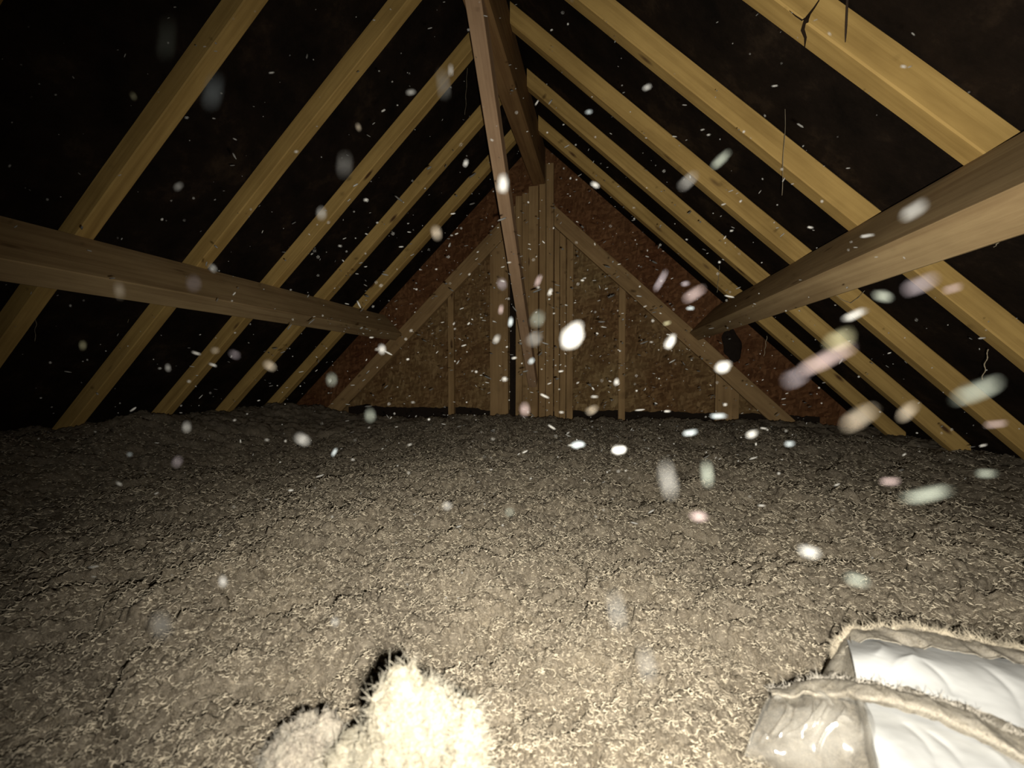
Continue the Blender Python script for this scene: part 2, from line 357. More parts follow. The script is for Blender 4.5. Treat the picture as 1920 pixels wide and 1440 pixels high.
# ------------------------------------------------------------------ loose-fill insulation
def build_insulation():
    nr, nth = 860, 900
    r = 0.12*(4.2/0.12)**(np.arange(nr)/(nr-1))
    front = np.linspace(-1.30, 1.30, nth)+YAW
    back = np.linspace(1.30+YAW, 2*math.pi-1.30+YAW, 140)[1:-1]
    th = np.concatenate([front, back])
    R, T = np.meshgrid(r, th, indexing='ij')
    x = -R*np.sin(T); y = R*np.cos(T)
    z = wool_height(x, y)
    xl = CX-(H+DV-z)/TL+0.004; xr = CX+(H+DV-z)/TR-0.004
    x2 = np.clip(x, xl, xr); y2 = np.clip(y, -1.25, GY-0.004)
    z = wool_height(x2, y2)
    V = np.stack([x2, y2, z+CAM_Z], -1).reshape(-1, 3)
    n = len(th)
    i = np.arange(nr-1)[:, None]; j = np.arange(n)[None, :]; j1 = (j+1) % n
    F = np.stack([i*n+j, (i+1)*n+j, (i+1)*n+j1, i*n+j1], -1).reshape(-1, 4)
    # close the disc straight below the lens
    V = np.vstack([V, [[0, 0, float(wool_height(np.zeros(1), np.zeros(1))[0])+CAM_Z]]]); c = len(V)-1
    jj = np.arange(n)
    F = np.vstack([F, np.stack([np.full(n, c), np.full(n, c), jj, (jj+1) % n], -1)])
    P = V[F]; A = np.linalg.norm(np.cross(P[:, 2]-P[:, 0], P[:, 3]-P[:, 1]), axis=1)
    F = F[A > 1e-10]
    me = bpy.data.meshes.new('loose_fill_insulation')
    q = F[:, 0] != F[:, 1]; Fq, Ft = F[q], F[~q][:, 1:]
    loops = np.concatenate([Fq.ravel(), Ft.ravel()]).astype(np.int32)
    starts = np.concatenate([np.arange(len(Fq))*4, len(Fq)*4+np.arange(len(Ft))*3]).astype(np.int32)
    me.vertices.add(len(V)); me.vertices.foreach_set('co', V.astype(np.float32).ravel())
    me.loops.add(len(loops)); me.loops.foreach_set('vertex_index', loops)
    me.polygons.add(len(starts)); me.polygons.foreach_set('loop_start', starts)
    me.update(calc_edges=True)
    me.polygons.foreach_set('use_smooth', [True]*len(me.polygons))
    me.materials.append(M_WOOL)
    o = bpy.data.objects.new('loose_fill_insulation', me); COL.objects.link(o)
    tag(o, 'loose tan mineral wool insulation blown over the attic floor', 'insulation', None, 'stuff')
    # stray curls of fibre over the surface
    n = 100000
    rr = 0.25*(2.6/0.25)**rng.random(n); tt = YAW+rng.uniform(-1.05, 1.05, n)
    x = -rr*np.sin(tt); y = rr*np.cos(tt); k = y < 2.6; x, y, rr = x[k], y[k], rr[k]; n = len(x)
    z = wool_height(x, y)
    sc = np.clip(rr, .35, 1.6)
    ln = rng.uniform(0.004, 0.015, n)*np.clip(sc, .6, 1.4); az = rng.uniform(0, 6.28, n); cu = rng.uniform(2.0, 5.5, n)*rng.choice([-1, 1], n); lift = rng.uniform(-.25, .6, n)
    s = np.linspace(-.5, .5, 6)
    ang = az[:, None]+cu[:, None]*s[None, :]
    px = np.cumsum(np.cos(ang), 1)*(ln/5)[:, None]; py = np.cumsum(np.sin(ang), 1)*(ln/5)[:, None]
    px -= px.mean(1, keepdims=True); py -= py.mean(1, keepdims=True)
    pz = (0.0012+ (s[None, :]+.5)*lift[:, None]*ln[:, None])
    paths = np.stack([x[:, None]+px, y[:, None]+py, z[:, None]+pz+CAM_Z], -1)
    rad = (rng.uniform(0.0003, 0.0011, n)*np.clip(sc, .6, 1.5))[:, None]*np.array([.4, .9, 1, 1, .9, .4])[None, :]
    Vf, Ff = tubes(paths, rad)
    f = mesh_obj('fibre_curls', Vf, Ff, M_FIBRE, o, True); tag(f, None, None, None, 'stuff')
    return o
build_insulation()

# ------------------------------------------------------------------ rafters
BEAM_X0, BEAM_X1, BEAM_Z0 = -0.470, -0.383, 1.250
rafter_words = {
 (-1, 0): 'yellow pine rafter at the upper left corner, nearest on the left slope',
 (-1, 1): 'yellow pine rafter showing two faces, second along the left slope',
 (-1, 2): 'yellow pine rafter third along the left slope, above the middle of the left purlin',
 (-1, 3): 'yellow pine rafter fourth along the left slope, dark hairline split near the ridge',
 (-1, 4): 'narrow looking yellow rafter last but one before the gable on the left slope',
 (-1, 5): 'slim yellow rafter beside the gable wall on the left slope',
 (1, 1): 'broad yellow rafter with a crack and nail, nearest on the right slope',
 (1, 2): 'yellow pine rafter with a cobweb thread across it, second along the right slope',
 (1, 3): 'yellow pine rafter third along the right slope, meeting the ridge beam at the frame top',
 (1, 4): 'yellow rafter with two small knots by the ridge, last but one on the right slope',
 (1, 5): 'slim yellow rafter beside the gable wall on the right slope'}
def rafter(side, k):
    t = TL if side < 0 else TR; y = (YL0 if side < 0 else YR0)+k*PITCH_Y+RW/2
    a = math.atan(t); depth = DV*math.cos(a)-0.002
    xt = (BEAM_X0-0.001) if side < 0 else (BEAM_X1+0.001)
    xb = -2.42 if side < 0 else 1.52
    p0 = np.array([xt, y, H-abs(xt-CX)*t]); p1 = np.array([xb, y, H-abs(xb-CX)*t])
    down = (p1-p0)/np.linalg.norm(p1-p0); nout = np.array([side*math.sin(a), 0, math.cos(a)])
    c = (p0+p1)/2+nout*depth/2
    # plumb cut at the ridge end: shift along the slope with depth
    sh = -t
    o = timber('rafter', c, down, np.cross(nout, down), nout, (np.linalg.norm(p1-p0), RW, depth), M_RAFT, shear=(sh, sh))
    # the plumb cut passes through the inner edge at p0
    o.matrix_basis = Matrix.Translation(Vector(down*(sh*depth/2))) @ o.matrix_basis
    return tag(o, rafter_words[(side, k)], 'rafter', 'rafters of the %s roof slope' % ('left' if side < 0 else 'right'))
RAFT = {}
for k in range(0, 6): RAFT[(-1, k)] = rafter(-1, k)
for k in range(1, 6): RAFT[(1, k)] = rafter(1, k)

# ------------------------------------------------------------------ ridge beam, brace, purlins
GF = 2.93                                     # front faces of the gable framing
tag(timber('ridge_beam', ((BEAM_X0+BEAM_X1)/2, (-0.9+2.895)/2, (BEAM_Z0+1.478)/2), (0, 1, 0), (1, 0, 0), (0, 0, -1),
    (2.895+0.9, BEAM_X1-BEAM_X0, 1.478-BEAM_Z0), M_RIDGE), 'dark brown ridge beam running back to the gable at the roof apex', 'beam')
b0, b1 = np.array([-0.4265, 1.385, 1.238]), np.array([-0.454, 2.815, -0.100])
ub = (b1-b0)/np.linalg.norm(b1-b0); nb = np.cross(ub, [1, 0, 0]); nb = nb/np.linalg.norm(nb)
if nb[2] < 0: nb = -nb
tag(timber('diagonal_brace', (b0+b1)/2+nb*0.035, ub, np.cross(nb, ub), nb, (np.linalg.norm(b1-b0), 0.056, 0.070), M_BRACE, bevel=0.002),
    'pale diagonal timber brace sloping from the ridge beam down to the gable foot', 'brace')
for side, xc, zc, th, wd, t, lab in ((-1, -1.573, 0.4185, 0.197, 0.070, TL, 'brown timber purlin crossing under the rafters of the left slope'),
                                     (1, 0.686, 0.4045, 0.217, 0.073, TR, 'grey brown timber purlin crossing under the rafters of the right slope')):
    a = math.atan(t); nin = np.array([-side*math.sin(a), 0, -math.cos(a)]); dn = np.array([side*math.cos(a), 0, -math.sin(a)])
    y0, y1 = -0.35, GF-0.004
    c = np.array([xc, (y0+y1)/2, zc])+nin*(th/2+0.0012)+dn*wd/2
    tag(timber('purlin', c, (0, 1, 0), np.cross(nin, (0, 1, 0)), nin, (y1-y0, wd, th), M_PURL), lab, 'purlin', 'roof purlins')

# ------------------------------------------------------------------ gable framing
def upright(name, x0, x1, z1, lab, front=GF, z0=-0.46, cut=0.0, m=None):
    d = GY-0.014-front
    o = timber(name, ((x0+x1)/2, front+d/2, (z0+z1)/2), (0, 0, 1), (0, 1, 0), (-1, 0, 0), (z1-z0, d, x1-x0-0.002), m or M_STUD, bevel=0.002, shear=(0, cut))
    return tag(o, lab, 'stud', 'uprights of the gable frame')
def chordL(x): return 0.953+(x+0.79)*0.9635
def chordR(x): return 1.026-(x+0.227)*0.9609
CD = 0.141
upright('gable_stud', -1.085, -1.040, chordL(-1.0625)-CD-0.006, 'thin stud standing alone under the left chord of the gable', cut=-0.96)
upright('gable_plank', -0.775, -0.643, chordL(-0.709)-CD-0.006, 'wide pale plank under the upper end of the left gable chord', cut=-0.96)
upright('gable_stud', -0.592, -0.545, 1.20, 'stud just left of the brace, first of the close set middle uprights')
upright('gable_stud', -0.545, -0.498, 1.215, 'stud tight against the left side of the gable centre post')
upright('gable_post', -0.497, -0.430, 1.245, 'centre post of the gable standing proud under the ridge beam', front=2.898)
upright('gable_stud', -0.429, -0.383, 1.40, 'stud tight against the right side of the gable centre post')
upright('gable_stud', -0.382, -0.330, 1.40, 'tall stud second to the right of the gable centre post')
upright('gable_stud', -0.325, -0.289, chordR(-0.307)-CD-0.006, 'stud third to the right of the gable centre post', cut=0.96)
upright('gable_stud', -0.288, -0.246, chordR(-0.267)-CD-0.006, 'stud fourth to the right of the gable centre post', front=2.936, cut=0.96)
upright('gable_stud', -0.242, -0.197, chordR(-0.2195)-CD-0.006, 'stud under the upper end of the right gable chord', cut=0.96)
upright('gable_stud', 0.098, 0.144, chordR(0.121)-CD-0.006, 'thin stud standing alone under the middle of the right gable chord', cut=0.96)
upright('gable_stud', 0.695, 0.835, chordR(0.765)-CD-0.006, 'wide doubled stud under the lower end of the right gable chord', cut=0.96)
for side, fn, xa, xb, lab in ((-1, chordL, -0.594, -2.10, 'sloping timber chord across the left half of the gable wall'),
                              (1, chordR, -0.327, 1.22, 'sloping timber chord across the right half of the gable wall')):
    t = TL if side < 0 else TR; a = math.atan(t); dep = CD*math.cos(a)
    p0 = np.array([xa, 0, fn(xa)-CD]); p1 = np.array([xb, 0, fn(xb)-CD]); dn = (p1-p0)/np.linalg.norm(p1-p0); no = np.array([side*math.sin(a), 0, math.cos(a)])
    c = (p0+p1)/2+no*dep/2-dn*(t*dep/2); c[1] = (GF+GY-0.014)/2
    tag(timber('gable_chord', c, dn, np.cross(no, dn), no, (np.linalg.norm(p1-p0), GY-0.014-GF, dep), M_STUD, shear=(-t, -t), bevel=0.002), lab, 'chord', 'sloping chords of the gable frame')

def infill(P, lab):
    V = [(x, y, z+CAM_Z) for y in (GY-0.007, GY-0.0015) for x, z in P]
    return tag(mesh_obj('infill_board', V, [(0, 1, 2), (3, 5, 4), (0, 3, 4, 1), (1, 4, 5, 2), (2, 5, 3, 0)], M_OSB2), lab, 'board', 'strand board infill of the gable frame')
infill([(-2.05, -0.32), (-0.600, -0.32), (-0.600, 1.03)], 'pale brown strand board infill under the left gable chord')
infill([(-0.330, -0.32), (1.10, -0.32), (-0.330, 1.03)], 'pale brown strand board infill under the right gable chord')
sl = mesh_obj('gap_shade', [(x, y, z+CAM_Z) for z in (-0.45, 0.80) for x in (-0.6405, -0.5945) for y in (GY-0.014, GY-0.0125)],
              [(0, 1, 3, 2), (4, 6, 7, 5), (0, 4, 5, 1), (2, 3, 7, 6), (0, 2, 6, 4), (1, 5, 7, 3)], M_BLACK)
tag(sl, 'dark upright strip standing in for the shaded gap beside the wide gable plank', 'gap shade')  # its dark colour stands in for the shade inside the open gap
# dark band along the foot of the gable, ragged top edge
def dark_band():
    xs = np.linspace(-1.9, 1.3, 260)
    V, F = [], []
    for i, x in enumerate(xs):
        zt = -0.262+0.032*float(fbm(np.array([x*3.0]), np.array([.5]), 3, 3)[0])+0.014*float(fbm(np.array([x*25.0]), np.array([.5]), 9, 3)[0])-0.02*max(0, x-0.6)
        for z, y in ((-0.48, GY-0.012), (zt, GY-0.012), (zt, GY-0.009), (-0.48, GY-0.009)): V.append((x, y, z+CAM_Z))
    n = len(xs)
    for i in range(n-1):
        for k in range(4): F.append((i*4+k, i*4+(k+1) % 4, (i+1)*4+(k+1) % 4, (i+1)*4+k))
    F += [(0, 3, 2, 1), (n*4-4, n*4-3, n*4-2, n*4-1)]
    return tag(mesh_obj('foot_band', V, F, M_BLACK), 'black ragged band along the foot of the gable wall', 'dark_band')
dark_band()
def dark_blob():  # flattened near-black blob in front of the gable sheathing
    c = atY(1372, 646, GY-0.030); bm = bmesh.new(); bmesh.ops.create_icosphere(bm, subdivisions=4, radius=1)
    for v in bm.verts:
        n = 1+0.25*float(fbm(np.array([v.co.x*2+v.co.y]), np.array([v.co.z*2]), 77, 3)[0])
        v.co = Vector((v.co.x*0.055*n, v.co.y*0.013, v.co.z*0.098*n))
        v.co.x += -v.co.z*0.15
    me = bpy.data.meshes.new('dark_patch'); bm.to_mesh(me); bm.free(); me.materials.append(M_BLACK)
    o = bpy.data.objects.new('dark_patch', me); COL.objects.link(o); o.location = wp(c)
    tag(o, 'black patch on the gable wall below the end of the right purlin', 'gap shade')
dark_blob()

# ------------------------------------------------------------------ crack and nail in the nearest right rafter, cobweb threads
def on_rafter(px, py, k, face):
    """Point on the near side face ('s') or the inner face ('i') of a right-slope rafter, just proud of it."""
    if face == 's': return atY(px, py, YR0+k*PITCH_Y-0.0012)
    n = np.array([TR, 0, 1.0]); d = ray(px, py); return d*(H+TR*CX-0.0012)/(d@n)
def strip(pts, widths):
    P = np.array(pts); V, F = [], []
    for i, p in enumerate(P):
        t = P[min(i+1, len(P)-1)]-P[max(i-1, 0)]; s = np.cross(t, p); s /= np.linalg.norm(s); n = p/np.linalg.norm(p)
        for a, b in ((-1, 0), (0, -1), (1, 0), (0, 1)): V.append(wp(p+s*a*widths[i]+n*b*0.0008))
        if i:
            for k in range(4): F.append(((i-1)*4+k, (i-1)*4+(k+1) % 4, i*4+(k+1) % 4, i*4+k))
    F += [(3, 2, 1, 0), tuple(len(V)-4+k for k in range(4))]
    return V, F
V, F = strip([on_rafter(x, y, 1, 's') for x, y in ((1536, 0), (1527, 14), (1518, 26))]+[on_rafter(x, y, 1, 'i') for x, y in ((1512, 36), (1508, 55), (1512, 70), (1509, 88))],
             [.0012, .0018, .0024, .0045, .006, .004, .001])
mesh_obj('crack', V, F, M_DARK, RAFT[(1, 1)]).matrix_parent_inverse = RAFT[(1, 1)].matrix_basis.inverted()
V, F = strip([on_rafter(x, y, 1, 's') for x, y in ((1518, 28), (1504, 38), (1492, 30), (1480, 20))], [.001, .0014, .001, .0004])
mesh_obj('crack', V, F, M_DARK, RAFT[(1, 1)]).matrix_parent_inverse = RAFT[(1, 1)].matrix_basis.inverted()
n0, n1 = atY(1590, -30, YR0+PITCH_Y-0.006), atY(1585, 79, YR0+PITCH_Y-0.006)
Vt, Ft = tubes(np.linspace(n0, n1, 8)[None]+np.array([0, 0, CAM_Z]), np.array([[.0022]*6+[.0018, .0008]]), 8)
tag(mesh_obj('nail', Vt, Ft, M_NAIL, None, True), 'dark rusty nail lying against the nearest rafter of the right slope', 'nail')

def thread(pts, r, lab, sag=0.0):
    P = np.array([np.array(p) for p in pts]); k = 24
    s = np.linspace(0, 1, len(P)); u = np.linspace(0, 1, k)
    Q = np.stack([np.interp(u, s, P[:, i]) for i in range(3)], 1)
    Q += 0.0015*np.stack([np.sin(u*17+P[0, 0]*9), np.cos(u*13+P[0, 2]*7), 0*u], 1); Q[:, 2] -= sag*4*u*(1-u)
    Q[:, 2] += CAM_Z
    Vt, Ft = tubes(Q[None], np.full((1, k), r)*(0.7+0.6*rng.random((1, k))), 5)
    return tag(mesh_obj('cobweb_thread', Vt, Ft, M_WEB, None, True), lab, 'cobweb', 'cobweb threads')
def hang(px, py0, py1, Y, r, lab): a, b = atY(px, py0, Y), atY(px, py1, Y); b[0] = a[0]-0.01; thread((a, (a+b)/2, b), r, lab)
hang(1479, 60, 365, 1.30, 0.0007, 'long cobweb thread hanging across the second rafter of the right slope')
hang(1347, -60, 130, 1.55, 0.0008, 'cobweb thread hanging between the second and third rafters of the right slope')
hang(1349, 497, 548, 2.52, 0.0014, 'cobweb thread over the slim last rafter above the right purlin end')
hang(1438, 630, 668, 2.0, 0.001, 'short cobweb thread hanging under the right purlin at its gable end')
hang(1877, 448, 463, 1.0, 0.0009, 'short cobweb stub under the near end of the right purlin')
hang(1853, 655, 712, 1.33, 0.0013, 'fuzzy cobweb strand hanging from the second right rafter below the purlin')
hang(876, 128, 215, 1.85, 0.0007, 'faint cobweb thread left of the diagonal brace near the ridge')
hang(243, 570, 605, 1.4, 0.0007, 'faint cobweb thread hanging beneath the left purlin')
hang(68, 590, 640, 1.1, 0.0006, 'cobweb thread below the left purlin near the left frame edge')
thread((atY(1565, 552, 1.70), atY(1595, 562, 1.68), atY(1622, 545, 1.66)), 0.0009, 'curved cobweb loop under the middle of the right purlin', 0.012)

# ------------------------------------------------------------------ torn lumps of fresh wool in the foreground
def lump(name, blobs, mat, fmat, lab, nf, flen, amp, seed, part_fib='fluff_fibres'):
    """Union of soft blobs (centre, radii) as one displaced skin."""
    c0 = np.mean([b[0] for b in blobs[:1]], 0)
    bm = bmesh.new(); bmesh.ops.create_icosphere(bm, subdivisions=6, radius=1)
    D = np.array([v.co[:] for v in bm.verts]); F = np.array([[v.index for v in f.verts] for f in bm.faces]); bm.free()
    R = np.zeros(len(D))
    for c, r in blobs:                         # support of each ellipsoid seen from c0
        oc = (np.array(c)-c0)/r; d = D/np.array(r)
        A = (d*d).sum(1); B = -(d*oc).sum(1); C = (oc*oc).sum()-1
        disc = B*B-A*C; t = np.where(disc > 0, (-B+np.sqrt(np.maximum(disc, 0)))/A, 0)
        R = np.maximum(R, t)
    # soften creases a little, then roughen
    u = np.arctan2(D[:, 1], D[:, 0]); v = D[:, 2]
    f1, f2, idv = worley(u*5+fbm(u*4, v*4, seed, 3), v*7+fbm(u*4+5, v*4, seed+3, 3), seed)
    n = amp*(0.9*(1-f1**2)+0.5*idv-0.7) + amp*2.6*fbm(D[:, 0]*2.6+D[:, 1]*1.3, D[:, 2]*2.6-D[:, 1]*1.7, seed+5, 4)+amp*0.9*fbm(u*9, v*11, seed+7, 4)+amp*.35*fbm(u*40, v*45, seed+8, 3)
    P = c0+D*(R+n)[:, None]
    root = empty(name, wp(c0)); P2 = P+np.array([0, 0, CAM_Z])
    o = mesh_obj('wool_core', P2, F, mat, root, True); o.matrix_parent_inverse = Matrix.Translation(root.location).inverted()
    pick = rng.integers(0, len(P), nf); B0 = P2[pick]
    dirs = D[pick]+0.9*rng.normal(size=(nf, 3)); dirs /= np.linalg.norm(dirs, axis=1, keepdims=True)
    dirs2 = dirs+0.9*rng.normal(size=(nf, 3)); L = flen*rng.uniform(.35, 1.2, nf)**1.5*(0.35+1.3*(fbm(u[pick]*3.5, v[pick]*5, seed+11, 2)+.5))
    s = np.linspace(0, 1, 5)
    paths = B0[:, None]-0.001*D[pick][:, None]+L[:, None, None]*(s[None, :, None]*dirs[:, None]+0.4*(s**2)[None, :, None]*dirs2[:, None])
    rad = rng.uniform(.00010, .00026, nf)[:, None]*np.array([1, 1, .8, .6, .3])[None]
    Vt, Ft = tubes(paths, rad)
    f = mesh_obj(part_fib, Vt, Ft, fmat, root, True); f.matrix_parent_inverse = Matrix.Translation(root.location).inverted(); tag(f, None, None, None, 'stuff')
    return tag(root, lab, 'insulation lump', 'torn lumps of wool in the foreground')
def at(px, py, z): return atZ(px, py, z)
lump('wool_lump', [(at(775, 1450, -0.272), (0.040, 0.034, 0.046)), (at(757, 1300, -0.216), (0.012, 0.014, 0.013)), (at(752, 1345, -0.232), (0.020, 0.020, 0.020)),
                   (at(808, 1312, -0.222), (0.011, 0.014, 0.012)), (at(815, 1355, -0.238), (0.020, 0.020, 0.020)), (at(868, 1360, -0.244), (0.006, 0.010, 0.014)), (at(715, 1385, -0.252), (0.012, 0.014, 0.014)),
                   (at(668, 1432, -0.272), (0.020, 0.020, 0.022)), (at(855, 1405, -0.262), (0.022, 0.022, 0.030)), (at(890, 1440, -0.28), (0.012, 0.018, 0.030))],
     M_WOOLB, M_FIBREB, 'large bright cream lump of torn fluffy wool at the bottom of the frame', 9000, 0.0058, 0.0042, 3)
lump('wool_lump', [(at(568, 1450, -0.290), (0.024, 0.024, 0.030)), (at(540, 1440, -0.290), (0.016, 0.020, 0.020)), (at(562, 1385, -0.275), (0.013, 0.014, 0.014)), (at(605, 1395, -0.278), (0.011, 0.013, 0.018))],
     M_WOOLG, M_FIBREG, 'smaller grey dusty lump of wool left of the bright cream lump', 4200, 0.0045, 0.003, 8)

# ------------------------------------------------------------------ the insulation pack in its torn white wrapping
def patch(name, rows, mat, parent, nu=90, nv=30, wrinkle=0.0, wscale=30, thick=0.0012, seed=1, fine=0.0, smooth=True, creases=()):
    """Sheet through rows of (px, py, height); resampled evenly along and across."""
    R = []
    for row in rows:
        P = np.array([atZ(x, y, z) for x, y, z in row]); s = np.linspace(0, 1, len(P)); u = np.linspace(0, 1, nu)
        t = u*(len(P)-1); i = np.clip(np.floor(t).astype(int), 0, len(P)-2); f = (t-i)[:, None]
        pm = P[np.maximum(i-1, 0)]; p0 = P[i]; p1 = P[i+1]; p2 = P[np.minimum(i+2, len(P)-1)]
        R.append(0.5*((2*p0)+(-pm+p1)*f+(2*pm-5*p0+4*p1-p2)*f**2+(-pm+3*p0-3*p1+p2)*f**3))
    R = np.array(R); t = np.linspace(0, len(R)-1, nv); i = np.clip(np.floor(t).astype(int), 0, len(R)-2); f = (t-i)[:, None, None]
    pm = R[np.maximum(i-1, 0)]; p0 = R[i]; p1 = R[i+1]; p2 = R[np.minimum(i+2, len(R)-1)]
    G = 0.5*((2*p0)+(-pm+p1)*f+(2*pm-5*p0+4*p1-p2)*f**2+(-pm+3*p0-3*p1+p2)*f**3)
    x, y = G[..., 0], G[..., 1]
    if wrinkle:
        a = fbm(x*wscale, y*wscale*.45, seed, 3); G[..., 2] += wrinkle*(1-2*np.abs(a)*2)
        G[..., 2] += fine*fbm(x*wscale*5, y*wscale*5, seed+4, 3)
    for (x0, y0, z0), (x1, y1, z1), wd, hh in creases:        # sharp folds between two points of the sheet
        A, B = atZ(x0, y0, z0)[:2], atZ(x1, y1, z1)[:2]; d = B-A; ln2 = d@d
        tt = np.clip(((x-A[0])*d[0]+(y-A[1])*d[1])/ln2, 0, 1); bow = 0.12*np.sin(tt*3.14)
        dist = np.hypot(x-A[0]-tt*d[0]+bow*d[1], y-A[1]-tt*d[1]-bow*d[0])
        G[..., 2] += (1.35 if mat is M_FILM else 0.7)*hh*np.exp(-np.abs(dist/wd)**1.5)*np.sin(np.clip(tt, .02, .98)*3.14)**.5
    V = np.concatenate([G.reshape(-1, 3), (G-np.array([0, 0, thick])).reshape(-1, 3)]); V[:, 2] += CAM_Z
    m = nu*nv; i = np.arange(nv-1)[:, None]; j = np.arange(nu-1)[None, :]
    T = np.stack([i*nu+j, i*nu+j+1, (i+1)*nu+j+1, (i+1)*nu+j], -1).reshape(-1, 4)
    edge = np.concatenate([np.arange(nu), (np.arange(1, nv))*nu+nu-1, (nv-1)*nu+np.arange(nu-2, -1, -1), np.arange(nv-2, 0, -1)*nu])
    e2 = np.roll(edge, -1); Sd = np.stack([edge, edge+m, e2+m, e2], -1)
    Fc = np.concatenate([T[:, ::-1], T+m, Sd])
    o = mesh_obj(name, V, Fc, mat, parent, smooth)
    if parent is not None: o.matrix_parent_inverse = Matrix.Translation(parent.location).inverted()
    return o, G
pack = empty('insulation_pack', wp(atZ(1700, 1330, -0.32)))
tag(pack, 'torn white plastic wrapped insulation pack on the loose wool at the lower right', 'insulation pack')
zr = -0.252
# upper white panel
patch('white_wrapping', [
    [(1588, 1198, zr), (1640, 1199, zr), (1700, 1206, zr), (1800, 1224, zr), (1920, 1238, zr), (2060, 1262, zr), (2220, 1300, zr)],
    [(1597, 1226, zr+.008), (1650, 1226, zr+.010), (1730, 1236, zr+.010), (1820, 1256, zr+.008), (1920, 1275, zr+.006), (2060, 1310, zr+.004), (2220, 1355, zr)],
    [(1606, 1268, zr+.002), (1670, 1272, zr+.004), (1750, 1290, zr+.004), (1835, 1318, zr+.003), (1925, 1350, zr+.002), (2060, 1400, zr), (2220, 1460, zr)],
    [(1612, 1300, zr-.004), (1670, 1305, zr-.002), (1755, 1325, zr-.002), (1840, 1360, zr-.002), (1925, 1400, zr-.003), (2060, 1450, zr-.004), (2220, 1520, zr-.004)]],
    M_SHEET, pack, 170, 110, 0.0014, 14, 0.0012, 5, 0.0004,
    creases=[((1705, 1222, zr), (1672, 1275, zr), .003, .0028), ((1732, 1260, zr), (1790, 1315, zr), .003, -.0022), ((1838, 1262, zr), (1920, 1360, zr), .003, -.0026), ((1640, 1206, zr), (1640, 1250, zr), .004, .003), ((1670, 1278, zr), (1740, 1256, zr), .003, .002)])
# lower white panel
patch('white_wrapping', [
    [(1618, 1310, zr-.006), (1680, 1322, zr-.003), (1760, 1345, zr-.002), (1840, 1380, zr-.002), (1925, 1420, zr-.002), (2060, 1480, zr-.003), (2200, 1560, zr-.003)],
    [(1632, 1360, zr-.002), (1700, 1372, zr), (1770, 1400, zr+.001), (1845, 1435, zr+.001), (1930, 1480, zr), (2060, 1540, zr-.001), (2200, 1620, zr-.002)],
    [(1640, 1400, zr-.004), (1700, 1420, zr-.001), (1770, 1450, zr), (1845, 1490, zr), (1930, 1540, zr-.001), (2060, 1600, zr-.002), (2200, 1690, zr-.003)],
    [(1654, 1470, zr-.012), (1710, 1500, zr-.006), (1780, 1540, zr-.004), (1850, 1580, zr-.004), (1935, 1640, zr-.004), (2060, 1720, zr-.005), (2200, 1800, zr-.006)]],
    M_SHEET, pack, 160, 110, 0.0014, 14, 0.0012, 15, 0.0004,
    creases=[((1690, 1345, zr), (1760, 1440, zr), .003, -.0022), ((1735, 1365, zr), (1810, 1440, zr), .003, -.002), ((1850, 1400, zr), (1900, 1470, zr), .003, .002)])
# dusty back rim, turned down to the wool behind
o, rim = patch('dusty_rim', [
    [(1560, 1218, -0.335), (1590, 1176, -0.335), (1690, 1166, -0.335), (1800, 1182, -0.335), (1920, 1200, -0.335), (2060, 1226, -0.335), (2220, 1268, -0.335)],
    [(1558, 1222, -0.290), (1586, 1184, zr-.014), (1690, 1177, zr-.014), (1800, 1196, zr-.014), (1920, 1214, zr-.014), (2060, 1240, zr-.014), (2220, 1280, zr-.014)],
    [(1566, 1222, zr-.016), (1592, 1188, zr-.002), (1690, 1183, zr+.001), (1800, 1202, zr+.001), (1920, 1220, zr+.001), (2060, 1245, zr), (2220, 1285, zr)],
    [(1585, 1222, zr-.008), (1598, 1201, zr+.003), (1695, 1207, zr+.004), (1800, 1226, zr+.004), (1920, 1240, zr+.004), (2060, 1264, zr+.002), (2220, 1302, zr+.001)]],
    M_DUSTY, pack, 120, 40, 0.003, 40, 0.0010, 25, 0.0009)
# dusty end flap between the rim and the hem, on the left
patch('end_flap', [
    [(1540, 1268, -0.318), (1552, 1240, -0.318), (1566, 1210, -0.318), (1586, 1186, -0.318)],
    [(1546, 1270, -0.285), (1558, 1240, -0.280), (1572, 1212, -0.275), (1590, 1190, -0.268)],
    [(1578, 1280, -0.272), (1582, 1250, -0.268), (1586, 1222, -0.264), (1592, 1196, -0.258)],
    [(1618, 1300, -0.262), (1612, 1270, -0.256), (1604, 1236, -0.250), (1594, 1198, -0.250)]],
    M_DUSTY, pack, 50, 30, 0.003, 45, 0.0008, 33, 0.0009)
# dusty hem band crossing the pack
o, hem = patch('dusty_hem', [
    [(1440, 1296, -0.292), (1500, 1278, -0.283), (1560, 1270, -0.270), (1620, 1278, zr-.002), (1690, 1288, zr+.002), (1765, 1308, zr+.002), (1845, 1338, zr+.001), (1925, 1372, zr), (2060, 1428, zr), (2200, 1500, zr)],
    [(1442, 1294, -0.283), (1505, 1282, -0.270), (1562, 1278, -0.260), (1622, 1288, zr+.007), (1695, 1300, zr+.010), (1768, 1322, zr+.010), (1846, 1354, zr+.009), (1925, 1390, zr+.008), (2060, 1446, zr+.006), (2200, 1518, zr+.006)],
    [(1446, 1302, -0.281), (1510, 1296, -0.267), (1568, 1296, -0.257), (1626, 1308, zr+.008), (1700, 1322, zr+.010), (1772, 1346, zr+.010), (1848, 1382, zr+.009), (1925, 1418, zr+.008), (2060, 1474, zr+.006), (2200, 1546, zr+.006)],
    [(1448, 1306, -0.283), (1512, 1303, -0.270), (1570, 1306, -0.262), (1628, 1320, zr-.002), (1700, 1336, zr+.002), (1774, 1362, zr+.002), (1848, 1398, zr+.001), (1925, 1434, zr), (2060, 1490, zr), (2200, 1562, zr)]],
    M_DUSTY, pack, 140, 26, 0.002, 45, 0.0007, 45, 0.0012)
